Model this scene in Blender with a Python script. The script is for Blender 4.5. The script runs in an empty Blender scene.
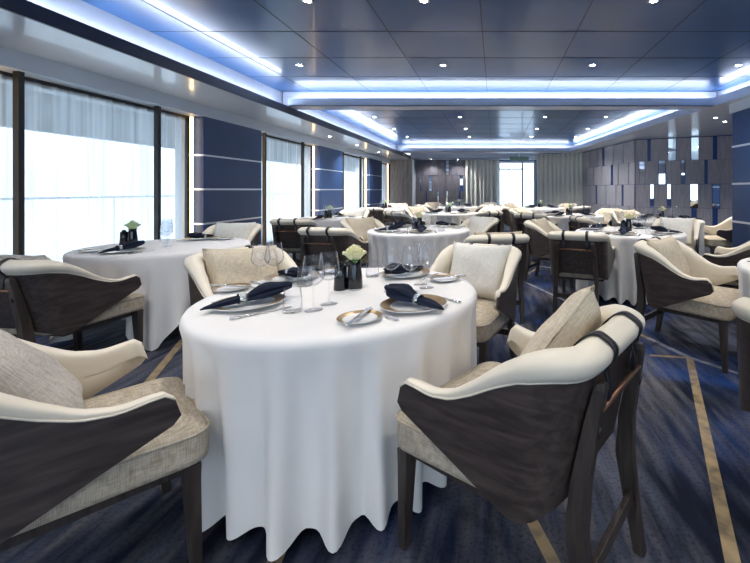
import bpy, bmesh, math, random
from math import sin, cos, pi, radians as R, sqrt, atan2
from mathutils import Vector
import numpy as np
random.seed(7)
S = bpy.context.scene
C = S.collection

# ------------------------------------------------------------------ camera, world, light, exposure
cd = bpy.data.cameras.new('camera'); cam = bpy.data.objects.new('camera', cd); C.objects.link(cam)
cam.location = (0, 0, 1.24); cam.rotation_euler = (pi/2, 0, 0)
cd.sensor_width = 36; cd.lens = 400/750*36; cd.shift_x = -0.16; cd.shift_y = -0.122
cd.clip_start = .02; cd.clip_end = 200
S.camera = cam
w = bpy.data.worlds.new('sky'); S.world = w; w.use_nodes = True
nt = w.node_tree; bg = nt.nodes['Background']
tc = nt.nodes.new('ShaderNodeTexCoord'); sp = nt.nodes.new('ShaderNodeSeparateXYZ'); cr = nt.nodes.new('ShaderNodeValToRGB')
nt.links.new(tc.outputs['Generated'], sp.inputs[0]); nt.links.new(sp.outputs['Z'], cr.inputs[0]); nt.links.new(cr.outputs[0], bg.inputs[0])
cr.color_ramp.elements[0].color = (.55, .68, .82, 1); cr.color_ramp.elements[0].position = .0
cr.color_ramp.elements[1].color = (.85, .92, 1, 1); cr.color_ramp.elements[1].position = .12
bg.inputs[1].default_value = 3.0
S.view_settings.view_transform = 'Standard'; S.view_settings.look = 'None'
S.view_settings.gamma = 1; S.view_settings.use_curve_mapping = False
S.view_settings.exposure = 0.4
S.cycles.use_denoising = True
S.cycles.max_bounces = 8; S.cycles.diffuse_bounces = 4; S.cycles.glossy_bounces = 4
S.cycles.transmission_bounces = 6; S.cycles.transparent_max_bounces = 24
S.cycles.caustics_reflective = False; S.cycles.caustics_refractive = False
S.cycles.sample_clamp_indirect = 6

SPOT_W = 80
def area(name, loc, rot, sx, sy, power, col):
    l = bpy.data.lights.new(name, 'AREA'); l.shape = 'RECTANGLE'; l.size = sx; l.size_y = sy; l.energy = power; l.color = col
    o = bpy.data.objects.new(name, l); C.objects.link(o); o.location = loc; o.rotation_euler = rot
    return o
BAYS = [(-4.03, -1.78), (-.43, 1.82), (3.17, 5.42), (6.77, 9.02), (10.37, 12.62), (13.97, 15.2)]
for a, b in BAYS:      # daylight entering through each window bay
    area('window_portal', (-4.27, (a+b)/2, 1.22), (0, -pi/2, 0), 1.95, b-a, 1, (1, 1, 1)).data.cycles.is_portal = True

area('front_portal', (.6, -4.25, 1.3), (pi/2, 0, 0), 7.8, 1.9, 1, (1, 1, 1)).data.cycles.is_portal = True

# ------------------------------------------------------------------ materials
def newmat(name):
    m = bpy.data.materials.new(name); m.use_nodes = True
    return m, m.node_tree, m.node_tree.nodes['Principled BSDF']
def N(nt, t, **kw):
    n = nt.nodes.new('ShaderNode'+t)
    for k, v in kw.items(): setattr(n, k, v)
    return n
def ramp(nt, stops):
    n = N(nt, 'ValToRGB'); e = n.color_ramp.elements
    while len(e) < len(stops): e.new(.5)
    for i, (p, c) in enumerate(stops):
        e[i].position = p; e[i].color = (*c, 1)
    return n
def mat(name, col, rough=.5, metal=0, var=.08, scale=8, bump=0, bscale=60, spec=.5, coat=0, stretch=(1,1,1), sheen=0):
    m, nt, p = newmat(name)
    tc = N(nt, 'TexCoord'); mp = N(nt, 'Mapping'); nt.links.new(tc.outputs['Object'], mp.inputs[0]); mp.inputs['Scale'].default_value = stretch
    no = N(nt, 'TexNoise'); no.inputs['Scale'].default_value = scale; no.inputs['Detail'].default_value = 5
    nt.links.new(mp.outputs[0], no.inputs['Vector'])
    a = tuple(min(1, c*(1-var)) for c in col); b = tuple(min(1, c*(1+var)) for c in col)
    r = ramp(nt, [(.3, a), (.7, b)]); nt.links.new(no.outputs[0], r.inputs[0]); nt.links.new(r.outputs[0], p.inputs['Base Color'])
    p.inputs['Roughness'].default_value = rough; p.inputs['Metallic'].default_value = metal
    p.inputs['Specular IOR Level'].default_value = spec; p.inputs['Coat Weight'].default_value = coat
    p.inputs['Sheen Weight'].default_value = sheen
    if bump:
        n2 = N(nt, 'TexNoise'); n2.inputs['Scale'].default_value = bscale; nt.links.new(mp.outputs[0], n2.inputs['Vector'])
        bu = N(nt, 'Bump'); bu.inputs['Strength'].default_value = bump; bu.inputs['Distance'].default_value = .004
        nt.links.new(n2.outputs[0], bu.inputs['Height']); nt.links.new(bu.outputs[0], p.inputs['Normal'])
    return m
def weave(name, col, col2, scale=260):
    m, nt, p = newmat(name)
    tc = N(nt, 'TexCoord')
    outs = []
    for st in ((scale*2.2, 30, 30), (30, scale*2.2, 30), (30, 30, scale*2.2), (9, 9, 9)):
        mp = N(nt, 'Mapping'); mp.inputs['Scale'].default_value = st; nt.links.new(tc.outputs['Object'], mp.inputs[0])
        no = N(nt, 'TexNoise'); no.inputs['Scale'].default_value = 1; no.inputs['Detail'].default_value = 2; nt.links.new(mp.outputs[0], no.inputs['Vector']); outs.append(no.outputs[0])
    a = N(nt, 'Math', operation='ADD'); nt.links.new(outs[0], a.inputs[0]); nt.links.new(outs[1], a.inputs[1])
    b = N(nt, 'Math', operation='ADD'); nt.links.new(a.outputs[0], b.inputs[0]); nt.links.new(outs[2], b.inputs[1])
    c = N(nt, 'Math', operation='MULTIPLY'); c.inputs[1].default_value = .33; nt.links.new(b.outputs[0], c.inputs[0])
    r = ramp(nt, [(.36, col2), (.60, col)]); nt.links.new(c.outputs[0], r.inputs[0]); nt.links.new(r.outputs[0], p.inputs['Base Color'])
    bu = N(nt, 'Bump'); bu.inputs['Strength'].default_value = .35; bu.inputs['Distance'].default_value = .003
    nt.links.new(c.outputs[0], bu.inputs['Height']); nt.links.new(bu.outputs[0], p.inputs['Normal'])
    p.inputs['Roughness'].default_value = .85; p.inputs['Specular IOR Level'].default_value = .2
    return m
def wood(name, c1, c2, rough=.35, axis=(1, 14, 14), coat=.15, scale=3.0):
    m, nt, p = newmat(name)
    tc = N(nt, 'TexCoord'); mp = N(nt, 'Mapping'); mp.inputs['Scale'].default_value = axis
    nt.links.new(tc.outputs['Object'], mp.inputs[0])
    no = N(nt, 'TexNoise'); no.inputs['Scale'].default_value = scale; no.inputs['Detail'].default_value = 8; no.inputs['Distortion'].default_value = .6
    nt.links.new(mp.outputs[0], no.inputs['Vector'])
    r = ramp(nt, [(.35, c1), (.7, c2)]); nt.links.new(no.outputs[0], r.inputs[0]); nt.links.new(r.outputs[0], p.inputs['Base Color'])
    p.inputs['Roughness'].default_value = rough; p.inputs['Coat Weight'].default_value = coat; p.inputs['Coat Roughness'].default_value = .3
    return m
def emit(name, col, st):
    m, nt, p = newmat(name)
    p.inputs['Base Color'].default_value = (*col, 1); p.inputs['Emission Color'].default_value = (*col, 1); p.inputs['Emission Strength'].default_value = st
    return m
def clear(name, tint=(1, 1, 1), lo=.04, hi=.5):
    m, nt, p = newmat(name); nt.nodes.remove(p)
    out = nt.nodes['Material Output']
    tr = N(nt, 'BsdfTransparent'); tr.inputs[0].default_value = (*tint, 1)
    gl = N(nt, 'BsdfGlossy'); gl.inputs['Roughness'].default_value = .02
    lw = N(nt, 'LayerWeight'); lw.inputs[0].default_value = .35
    mr = N(nt, 'MapRange'); mr.inputs['From Min'].default_value = .38; mr.inputs['To Min'].default_value = lo; mr.inputs['To Max'].default_value = hi
    nt.links.new(lw.outputs['Facing'], mr.inputs[0])
    mx = N(nt, 'MixShader'); nt.links.new(mr.outputs[0], mx.inputs[0]); nt.links.new(tr.outputs[0], mx.inputs[1]); nt.links.new(gl.outputs[0], mx.inputs[2])
    nt.links.new(mx.outputs[0], out.inputs[0])
    return m
def sheer(name, col, alpha):
    m, nt, p = newmat(name); nt.nodes.remove(p)
    out = nt.nodes['Material Output']
    tr = N(nt, 'BsdfTransparent'); tl = N(nt, 'BsdfTranslucent'); df = N(nt, 'BsdfDiffuse')
    tl.inputs[0].default_value = (*col, 1); df.inputs[0].default_value = (*col, 1)
    a = N(nt, 'MixShader'); a.inputs[0].default_value = .35; nt.links.new(tl.outputs[0], a.inputs[1]); nt.links.new(df.outputs[0], a.inputs[2])
    tc = N(nt, 'TexCoord'); mp = N(nt, 'Mapping'); mp.inputs['Scale'].default_value = (1, 18, .35); nt.links.new(tc.outputs['Object'], mp.inputs[0])
    no = N(nt, 'TexNoise'); no.inputs['Scale'].default_value = 1.0; no.inputs['Detail'].default_value = 3; nt.links.new(mp.outputs[0], no.inputs['Vector'])
    mr = N(nt, 'MapRange'); mr.inputs['From Min'].default_value = .3; mr.inputs['From Max'].default_value = .7; mr.inputs['To Min'].default_value = alpha-.17; mr.inputs['To Max'].default_value = alpha+.2
    nt.links.new(no.outputs[0], mr.inputs[0])
    b = N(nt, 'MixShader'); nt.links.new(mr.outputs[0], b.inputs[0]); nt.links.new(tr.outputs[0], b.inputs[1]); nt.links.new(a.outputs[0], b.inputs[2])
    nt.links.new(b.outputs[0], out.inputs[0])
    return m

M = {}
M['veneer'] = wood('dark_walnut_veneer', (.030, .022, .020), (.082, .062, .055), .38, (14, 1.5, 14), .25)
M['legwood'] = wood('dark_stained_legs', (.024, .018, .016), (.066, .052, .044), .42, (14, 14, 1.5))
M['cream'] = mat('cream_leather', (.80, .73, .60), .42, var=.03, bump=.08, bscale=300, spec=.5)
M['linen'] = weave('beige_linen', (.60, .53, .42), (.30, .25, .185))
M['pillowA'] = weave('sand_linen_pillow', (.72, .64, .50), (.50, .43, .32), 200)
M['pillowB'] = weave('pale_cotton_pillow', (.82, .80, .74), (.64, .62, .57), 200)
M['pillowC'] = weave('grey_beige_pillow', (.62, .58, .52), (.36, .33, .29), 220)
M['strap'] = mat('black_leather', (.012, .012, .016), .4, bump=.1)
M['copper'] = mat('brown_bar', (.25, .13, .08), .3, metal=.7)
M['cloth'] = mat('white_tablecloth', (.86, .845, .825), .75, var=.015, bump=.05, bscale=400, spec=.2, sheen=.1)
M['china'] = mat('white_china', (.85, .86, .86), .12, var=.01, spec=.6)
M['gold'] = mat('bronze_glaze', (.30, .20, .09), .3, var=.25, scale=30, metal=.35)
M['steel'] = mat('polished_steel', (.80, .79, .77), .22, metal=.75, var=.02)
M['navycloth'] = mat('navy_napkin', (.012, .017, .035), .85, var=.25, scale=30, bump=.3, bscale=300, spec=.15)
M['black'] = mat('black_glazed', (.008, .011, .016), .1, spec=.6)
M['glass'] = clear('clear_glass', (.99, .993, 1), .04, .85)
M['pane'] = clear('window_glass', (.93, .97, 1), .02, .25)
M['rose'] = mat('cream_rose', (.93, .89, .56), .6, var=.08, scale=20)
M['rosegreen'] = mat('pale_green_rose', (.62, .75, .45), .6, var=.1, scale=20)
M['leaf'] = mat('green_leaf', (.08, .20, .04), .5, var=.3, scale=20)
M['ceil'] = mat('glossy_navy_ceiling', (.020, .085, .235), .28, var=.05, scale=.8, spec=.55, coat=.12)
M['seam'] = mat('ceiling_seam', (.006, .012, .03), .5)
M['soffit'] = mat('pale_satin_soffit', (.84, .90, .95), .24, var=.02, scale=1, spec=.7, coat=.4)
M['cornice'] = mat('grey_cornice', (.62, .69, .77), .4, var=.03, scale=1)
M['lip'] = mat('dark_cove_lip', (.035, .042, .065), .35, var=.05)
M['beam'] = mat('pale_beam', (.60, .67, .80), .35, var=.03)
M['cove'] = mat('violet_grey_cove', (.46, .49, .56), .5, var=.03)
M['led'] = emit('cold_white_led', (.80, .88, 1), 21)
M['warm'] = emit('warm_white_led', (1, .66, .34), 5)
M['spot'] = emit('spot_lens', (.93, .96, 1), 45)
M['chrome'] = mat('spot_ring', (.7, .72, .75), .2, metal=1)
M['navy'] = mat('navy_wall_panel', (.020, .056, .165), .42, var=.08, scale=2, bump=.05, bscale=150)
M['stripe'] = mat('brushed_aluminium', (.72, .76, .80), .28, metal=.6, var=.03)
M['mull'] = mat('dark_bronze_mullion', (.035, .036, .036), .4, metal=.4)
M['brass'] = mat('brass_trim', (.30, .22, .12), .35, metal=.7)
M['greywood'] = wood('grey_wood_panel', (.26, .255, .29), (.37, .36, .41), .35, (10, 10, 1), .2)
M['darkwood'] = wood('dark_wood_panel', (.05, .048, .062), (.10, .095, .115), .3, (10, 10, 1), .3)
M['tanwood'] = wood('taupe_wood_panel', (.20, .18, .17), (.32, .29, .27), .35, (10, 10, 1), .2)
M['blueback'] = mat('royal_blue_lacquer', (.02, .06, .24), .25, var=.05)
M['mirror'] = mat('mirror', (.85, .88, .9), .03, metal=1, var=.01)
M['drape'] = mat('sage_beige_drape', (.78, .77, .69), .8, var=.08, scale=4, stretch=(8, 8, .5), sheen=.2)
M['sheer'] = sheer('white_sheer_voile', (.90, .93, .95), .66)
M['white'] = mat('white_paint', (.75, .78, .8), .5)
M['deck'] = mat('outer_deck', (.45, .45, .43), .7)
M['out'] = mat('outer_overhang', (.10, .13, .14), .6)
M['signgreen'] = mat('exit_sign_green', (.13, .24, .20), .4)

def carpet():
    m, nt, p = newmat('blue_patterned_carpet')
    tc = N(nt, 'TexCoord'); L = nt.links.new
    def noise(scale, rot, st, det=5, dist=0):
        mp = N(nt, 'Mapping'); mp.inputs['Rotation'].default_value = (0, 0, R(rot)); mp.inputs['Scale'].default_value = st
        L(tc.outputs['Object'], mp.inputs[0])
        n = N(nt, 'TexNoise'); n.inputs['Scale'].default_value = scale; n.inputs['Detail'].default_value = det; n.inputs['Distortion'].default_value = dist
        L(mp.outputs[0], n.inputs['Vector']); return n.outputs[0]
    base = ramp(nt, [(.40, (.007, .010, .022)), (.54, (.010, .020, .058)), (.70, (.018, .062, .23))])
    L(noise(1.1, 0, (1, 1, 1), 2, 1.0), base.inputs[0])
    def mix(a, fac, col, lo, hi, amt):
        mr = N(nt, 'MapRange'); mr.inputs['From Min'].default_value = lo; mr.inputs['From Max'].default_value = hi; mr.inputs['To Max'].default_value = amt
        L(fac, mr.inputs[0])
        mx = N(nt, 'MixRGB'); L(mr.outputs[0], mx.inputs[0]); L(a, mx.inputs[1]); mx.inputs[2].default_value = (*col, 1)
        return mx.outputs[0]
    def mul(a, b):
        x = N(nt, 'Math', operation='MULTIPLY'); L(a, x.inputs[0]); L(b, x.inputs[1]); return x.outputs[0]
    c = base.outputs[0]
    c = mix(c, mul(noise(2.2, 38, (4.5, .8, 1), 6), noise(.9, 10, (1, 1, 1), 1)), (.13, .15, .21), .20, .40, .7)
    c = mix(c, mul(noise(3.0, -50, (5, .7, 1), 6), noise(1.0, 70, (1, 1, 1), 1)), (.155, .15, .165), .20, .40, .75)
    c = mix(c, noise(2.6, 0, (6, .6, 1), 5), (.004, .007, .018), .52, .72, .5)
    c = mix(c, noise(70, 0, (1, 1, 1), 2), (.004, .006, .016), .5, .7, .5)
    segs = [((1.16, 3.0), (1.44, 2.96), .035, 0), ((1.28, 3.36), (1.44, 2.96), .045, 1), ((1.44, 2.96), (.70, 1.1), .050, 0),
            ((-.10, 2.2), (.24, 1.2), .045, 0), ((.74, 6.5), (-.10, 4.6), .045, 0), ((.36, 5.5), (.95, 4.1), .04, 1), ((.11, 3.9), (.36, 3.35), .035, 1),
            ((-2.6, 3.35), (-2.2, 2.5), .05, 0), ((-2.2, 2.5), (-.8, 1.55), .04, 1), ((-.78, 1.6), (-.68, 1.0), .05, 0), ((.95, 4.1), (1.28, 3.36), .035, 0),
            ((.74, 6.5), (.2, 8.2), .05, 0), ((2.0, 5.6), (.74, 6.5), .045, 1), ((-1.9, 6.5), (.11, 3.9), .045, 0), ((1.44, 2.96), (2.7, 1.4), .04, 1)]
    sep = N(nt, 'SeparateXYZ'); L(tc.outputs['Object'], sep.inputs[0])
    def mth(op, a, b=None, cl=False):
        x = N(nt, 'Math', operation=op); x.use_clamp = cl
        for i, v in enumerate((a, b)):
            if v is None: continue
            if isinstance(v, (int, float)): x.inputs[i].default_value = v
            else: L(v, x.inputs[i])
        return x.outputs[0]
    masks = [None, None]
    for (a, b, wd, kind) in segs:
        dx, dy = b[0]-a[0], b[1]-a[1]; ln = sqrt(dx*dx+dy*dy); dx /= ln; dy /= ln
        px = mth('SUBTRACT', sep.outputs[0], a[0]); py = mth('SUBTRACT', sep.outputs[1], a[1])
        t = mth('ADD', mth('MULTIPLY', px, dx), mth('MULTIPLY', py, dy))
        s = mth('ABSOLUTE', mth('SUBTRACT', mth('MULTIPLY', px, dy), mth('MULTIPLY', py, dx)))
        e = mth('LESS_THAN', mth('ABSOLUTE', mth('SUBTRACT', t, ln/2)), ln/2)
        k = mth('MULTIPLY', e, mth('LESS_THAN', s, wd/2))
        masks[kind] = k if masks[kind] is None else mth('MAXIMUM', masks[kind], k)
    wear = noise(14, 0, (1, 1, 1), 4)
    for k, col in ((0, (.40, .30, .17)), (1, (.34, .36, .42))):
        mr = N(nt, 'MapRange'); mr.inputs['From Min'].default_value = .35; mr.inputs['From Max'].default_value = .6; mr.inputs['To Min'].default_value = .45; mr.inputs['To Max'].default_value = .95
        L(wear, mr.inputs[0])
        f = mth('MULTIPLY', masks[k], mr.outputs[0])
        mx = N(nt, 'MixRGB'); L(f, mx.inputs[0]); L(c, mx.inputs[1]); mx.inputs[2].default_value = (*col, 1); c = mx.outputs[0]
    L(c, p.inputs['Base Color']); p.inputs['Roughness'].default_value = .9; p.inputs['Specular IOR Level'].default_value = .15
    bn = N(nt, 'TexNoise'); bn.inputs['Scale'].default_value = 350; L(tc.outputs['Object'], bn.inputs['Vector'])
    bu = N(nt, 'Bump'); bu.inputs['Strength'].default_value = .5; bu.inputs['Distance'].default_value = .004; L(bn.outputs[0], bu.inputs['Height']); L(bu.outputs[0], p.inputs['Normal'])
    return m
M['carpet'] = carpet()

# ------------------------------------------------------------------ mesh helpers
class MB:
    def __init__(s): s.v = []; s.f = []; s.sm = []; s.mi = []; s.mats = []
    def add(s, vs, fs, smooth=False, mi=0):
        o = len(s.v); s.v += [tuple(v) for v in vs]
        for f in fs: s.f.append(tuple(i+o for i in f)); s.sm.append(smooth); s.mi.append(mi)
        return s
    def box(s, x0, x1, y0, y1, z0, z1, mi=0):
        return s.add([(x, y, z) for x in (x0, x1) for y in (y0, y1) for z in (z0, z1)],
                     [(0, 1, 3, 2), (4, 6, 7, 5), (0, 4, 5, 1), (2, 3, 7, 6), (0, 2, 6, 4), (1, 5, 7, 3)], False, mi)
    def loft(s, rings, smooth=True, cap=True, closed=True, mi=0):
        n = len(rings[0]); vs = [v for r in rings for v in r]; fs = []
        for i in range(len(rings)-1):
            for j in range(n if closed else n-1):
                k = (j+1) % n
                fs.append((i*n+j, i*n+k, (i+1)*n+k, (i+1)*n+j))
        if cap and closed: fs.append(tuple(range(n))[::-1]); fs.append(tuple((len(rings)-1)*n+j for j in range(n)))
        return s.add(vs, fs, smooth, mi)
    def lathe(s, prof, n=24, mi=0, smooth=True, c=(0, 0, 0)):
        rings = [[(c[0]+r*cos(2*pi*j/n), c[1]+r*sin(2*pi*j/n), c[2]+z) for j in range(n)] for r, z in prof]
        return s.loft(rings, smooth, False, True, mi)
    def tube(s, pts, r, n=8, smooth=True, closedpath=False, mi=0):
        P = [Vector(p) for p in pts]; rings = []
        for i, p in enumerate(P):
            a = P[i-1] if (i or closedpath) else P[0]; b = P[(i+1) % len(P)] if (i < len(P)-1 or closedpath) else P[-1]
            t = (b-a).normalized(); u = t.cross(Vector((0, 0, 1)))
            if u.length < .01: u = t.cross(Vector((1, 0, 0)))
            u.normalize(); v = t.cross(u); rr = r[i] if isinstance(r, (list, tuple)) else r
            rings.append([tuple(p+u*cos(2*pi*k/n)*rr+v*sin(2*pi*k/n)*rr) for k in range(n)])
        if closedpath: rings.append(rings[0])
        return s.loft(rings, smooth, not closedpath, True, mi)
    def obj(s, name, m, parent=None, bevel=0, sub=0):
        me = bpy.data.meshes.new(name); me.from_pydata(s.v, [], s.f)
        for mm in (m if isinstance(m, (list, tuple)) else [m]): me.materials.append(mm)
        me.polygons.foreach_set('use_smooth', s.sm); me.polygons.foreach_set('material_index', s.mi)
        bm = bmesh.new(); bm.from_mesh(me); bmesh.ops.recalc_face_normals(bm, faces=bm.faces)
        if bevel: bmesh.ops.bevel(bm, geom=list(bm.edges), offset=bevel, segments=2, profile=.6, affect='EDGES')
        bm.to_mesh(me); bm.free(); me.update()
        o = bpy.data.objects.new(name, me); C.objects.link(o); o.parent = parent
        if sub:
            md = o.modifiers.new('subdivision', 'SUBSURF'); md.levels = sub; md.render_levels = sub
        return o
def structure(o): o['kind'] = 'structure'; return o
def tag(o, label, cat, group=None):
    o['label'] = label; o['category'] = cat
    if group: o['group'] = group
    return o
def empty(name): o = bpy.data.objects.new(name, None); C.objects.link(o); o.empty_display_size = .05; return o
def copy_tree(o, parent=None):
    c = o.copy(); C.objects.link(c); c.parent = parent
    for k in [x for x in KIDS.get(o.name, [])]:
        d = copy_tree(k, c)
        KIDS.setdefault(c.name, []).append(d)
    return c
KIDS = {}
def index_tree(o):
    for k in list(bpy.data.objects):
        if k.parent == o: KIDS.setdefault(o.name, []).append(k); index_tree(k)
PROTO = {}
def place(key, builder, loc, rz, label, cat, group, tilt=None):
    if key not in PROTO:
        o = builder(); index_tree(o); PROTO[key] = o
    else: o = copy_tree(PROTO[key])
    o.location = loc; o.rotation_euler = (tilt[0], tilt[1], rz) if tilt else (0, 0, rz)
    return tag(o, label, cat, group)

# ------------------------------------------------------------------ structure
ZS, ZD, ZC = 2.393, 2.504, 2.755     # low soffit, coffer lip line, raised ceiling
XL, XP = -4.12, -3.95                # window plane, pillar face
Y0, YB = -4.2, 15.4
mb = MB().box(-4.3, 5.6, Y0, YB+.1, -.1, 0); structure(mb.obj('floor', M['carpet']))
# raised glossy ceiling with panel seams
mb = MB().box(-4.3, 5.6, Y0, YB+.1, ZC, ZC+.08)
def seam(x0, x1, y0, y1): mb.box(x0, x1, y0, y1, ZC-.0025, ZC-.0005, 1)
for x in (-2.82, -1.92, -1.02, -.12, .78, 1.68, 2.58, 3.3):
    seam(x-.004, x+.004, Y0, 13.4)
y = -3.8
while y < 13.4:
    seam(-3.29, 3.5, y-.004, y+.004); y += .762
structure(mb.obj('ceiling', [M['ceil'], M['seam']]))
# right edge of the coffers runs slightly inwards with distance
def xr(y): return 3.44-.112*(y-6.2)
trims = []
def trim(mb, m, bevel=0):
    o = mb.obj('trim_%d' % (len(trims)+1), m, bevel=bevel); trims.append(o); return structure(o)
# left: soffit, dark lip, cove wall, cornice over the windows
trim(MB().box(XP, -3.12, Y0, YB, ZS, ZS+.02), M['soffit'])
trim(MB().box(-3.14, -3.118, Y0, 13.6, ZS-.001, ZD), M['lip'])
trim(MB().box(-3.36, -3.30, Y0, 13.6, ZS+.02, ZC), M['cove'])
trim(MB().box(-4.24, XP, Y0, YB, 2.24, ZS+.02), M['cornice'])
# right: soffit behind the coffer edge, lip and cove wall
def quad_prism(mb, pts, z0, z1, mi=0):
    n = len(pts); return mb.loft([[(*p, z0) for p in pts], [(*p, z1) for p in pts]], False, True, True, mi)
ya, yb = Y0, 14.2
trim(quad_prism(MB(), [(xr(ya)-.16, ya), (5.6, ya), (5.6, YB), (1.3, YB), (1.3, yb), (xr(yb)-.16, yb)], ZD, ZD+.02), M['soffit'])
trim(quad_prism(MB(), [(xr(ya)-.18, ya), (xr(ya)-.155, ya), (xr(yb)-.155, yb), (xr(yb)-.18, yb)], ZD-.001, ZD+.12), M['beam'])
trim(quad_prism(MB(), [(xr(ya), ya), (xr(ya)+.06, ya), (xr(yb)+.06, yb), (xr(yb), yb)], ZD+.02, ZC), M['cove'])
# cross beams
def beam(yf, yw, ye):
    xe = xr(yf)-.16
    trim(MB().box(-3.12, xe, yf, yf+.02, ZD, ZD+.12).box(-3.12, xe, yf, ye, ZD-.001, ZD+.015), M['beam'])
    trim(MB().box(-3.28, xe+.12, yw, ye, ZD+.015, ZC), M['cove'])
beam(6.02, 6.18, 6.30)
beam(13.15, 13.45, 13.75)
# far strip of ceiling beyond the last beam, at the low soffit level over the doors
trim(MB().box(-3.12, 1.6, 14.7, 14.73, ZS, ZD+.1).box(-3.12, 1.6, 14.7, YB, ZS-.001, ZS+.02), M['beam'])
trim(MB().box(-3.12, -3.09, 13.4, 14.7, ZS, ZD), M['lip'])
trim(MB().box(-3.30, -3.14, Y0, 13.6, ZS+.02, ZD-.035), M['cove'])
trim(MB().box(-3.05, xr(6.1)-.2, 6.05, 6.16, ZD+.015, ZD+.077).box(-3.05, xr(13.3)-.2, 13.2, 13.4, ZD+.015, ZD+.077), M['cove'])
trim(quad_prism(MB(), [(xr(ya)-.15, ya), (xr(ya)-.01, ya), (xr(yb)-.01, yb), (xr(yb)-.15, yb)], ZD+.02, ZD+.08), M['cove'])
# LED strips lying in the coves
def led(label, pts, r=.018):
    o = MB().tube(pts, r, 6).obj('led_strip', M['led']); tag(o, label, 'light strip'); return o
led('long cold white light strip in the left ceiling cove', [(-3.22, Y0+.3, ZD-.015), (-3.22, 6.0, ZD-.015)])
led('cold white light strip in the left cove of the further coffer', [(-3.22, 6.35, ZD-.015), (-3.22, 13.1, ZD-.015)])
led('cold white light strip along the near cross beam', [(-3.05, 6.10, ZD+.095), (xr(6.1)-.2, 6.10, ZD+.095)])
led('cold white light strip along the far cross beam', [(-3.05, 13.3, ZD+.095), (xr(13.3)-.2, 13.3, ZD+.095)])
led('cold white light strip in the right cove of the near coffer', [(xr(Y0+.3)-.08, Y0+.3, ZD+.10), (xr(6.0)-.08, 6.0, ZD+.10)])
led('cold white light strip in the right cove of the further coffer', [(xr(6.35)-.08, 6.35, ZD+.10), (xr(13.1)-.08, 13.1, ZD+.10)])

# left wall: pillars with aluminium stripes, windows, sheers
wl = MB()
wl.box(-4.34, -4.24, Y0, YB, 2.18, 2.9)
PIERS = [(-5.4, -4.03), (-1.78, -.43), (1.82, 3.17), (5.42, 6.77), (9.02, 10.37), (12.62, 13.97)]
for a, b in PIERS: wl.box(-4.34, -4.20, max(a, Y0), b, 0, 2.2)
wl.box(-4.34, -4.20, 15.2, YB, 0, 2.2)
wl.box(-4.34, -4.20, Y0, YB, 0, .25)
structure(wl.obj('wall_left', M['white']))
for i, (a, b) in enumerate(PIERS[1:]):
    p = MB().box(-4.20, XP, a, b, 0, 2.24)
    po = trim(p, M['navy'])
    for z in (.315, .78, 1.25, 1.713):
        so = MB().box(-4.20, XP+.006, a-.006, b+.006, z-.012, z+.012).obj('stripe', M['stripe'], po)
WIN_CENTER = []
for i, (a, b) in enumerate(BAYS):
    wo = MB()
    for yy in (a+.02, b-.02):
        wo.box(-4.23, -4.14, yy-.025, yy+.025, .25, 2.2)
    wo.box(-4.23, -4.14, a, b, 2.17, 2.24).box(-4.23, -4.14, a, b, .25, .30)
    wf = structure(wo.obj('window_%d' % (i+1), M['mull']))
    MB().box(-4.20, -4.192, a, b, .28, 2.2).obj('pane', M['pane'], wf)
    if b-a > 2:
        for yy in (a+.21, b-.65): trim(MB().box(-4.05, -4.0, yy-.022, yy+.022, 0, 2.24), M['mull'])
    # warm light strips at both sides
    nm = ['window bay behind the camera', 'window bay beside the camera', 'nearest big window bay', 'window between first and second striped pillars', 'window between second and third striped pillars', 'small window by the far corner'][i]
    for yy, sd in ((a+.05, 'near'), (b-.06, 'far')):
        t = MB().box(-4.08, -4.05, yy-.012, yy+.012, .1, 2.22).obj('led_strip', M['warm'])
        tag(t, 'warm vertical light strip, %s side of %s' % (sd, nm), 'light strip')
    # sheer curtain, softly pleated
    def sheet(y0, y1, seed):
        rnd = random.Random(seed); n = int((y1-y0)*60); vs = []; fs = []
        ph = [rnd.uniform(0, 6) for _ in range(4)]
        for k in range(n+1):
            yy = y0+(y1-y0)*k/n
            for q, z in enumerate((.06, .7, 1.4, 2.0, 2.20)):
                am = .018*(1.15-.1*q)
                x = -4.115+am*(sin(yy*46+ph[0])+.6*sin(yy*27+ph[1]+z*.6)+.3*sin(yy*91+ph[2]))*.6
                vs.append((x, yy, z))
        for k in range(n):
            for q in range(4): fs.append((k*5+q, (k+1)*5+q, (k+1)*5+q+1, k*5+q+1))
        return MB().add(vs, fs, True)
    o = sheet(a+.09, b-.10, i).obj('sheer_curtain', M['sheer'])
    tag(o, 'white sheer curtain drawn across the %s' % nm, 'curtain')
# outside: promenade deck with overhang and railing
structure(MB().box(-8, -4.36, Y0, YB+5, -.25, -.12).obj('trim_deck', M['deck']))
ov = MB().box(-6.1, -4.36, Y0, YB+2, 2.3, 2.4).box(-6.12, -6.0, Y0, YB+2, 2.02, 2.4)
yy = Y0
while yy < YB: ov.box(-6.0, -4.4, yy, yy+.09, 2.12, 2.3); yy += .42
o = ov.obj('deck_overhang', M['out']); structure(o)
rl = MB().tube([(-6, Y0, 1.13), (-6, YB+2, 1.13)], .016, 8)
rl.tube([(-6, Y0, .3), (-6, YB+2, .3)], .008, 6)
yy = Y0
while yy < YB+2: rl.tube([(-6, yy, -.12), (-6, yy, 1.13)], .009, 6); yy += 1.5
tag(rl.obj('deck_railing', M['white']), 'white ship railing outside behind the sheer curtains', 'railing')

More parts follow.
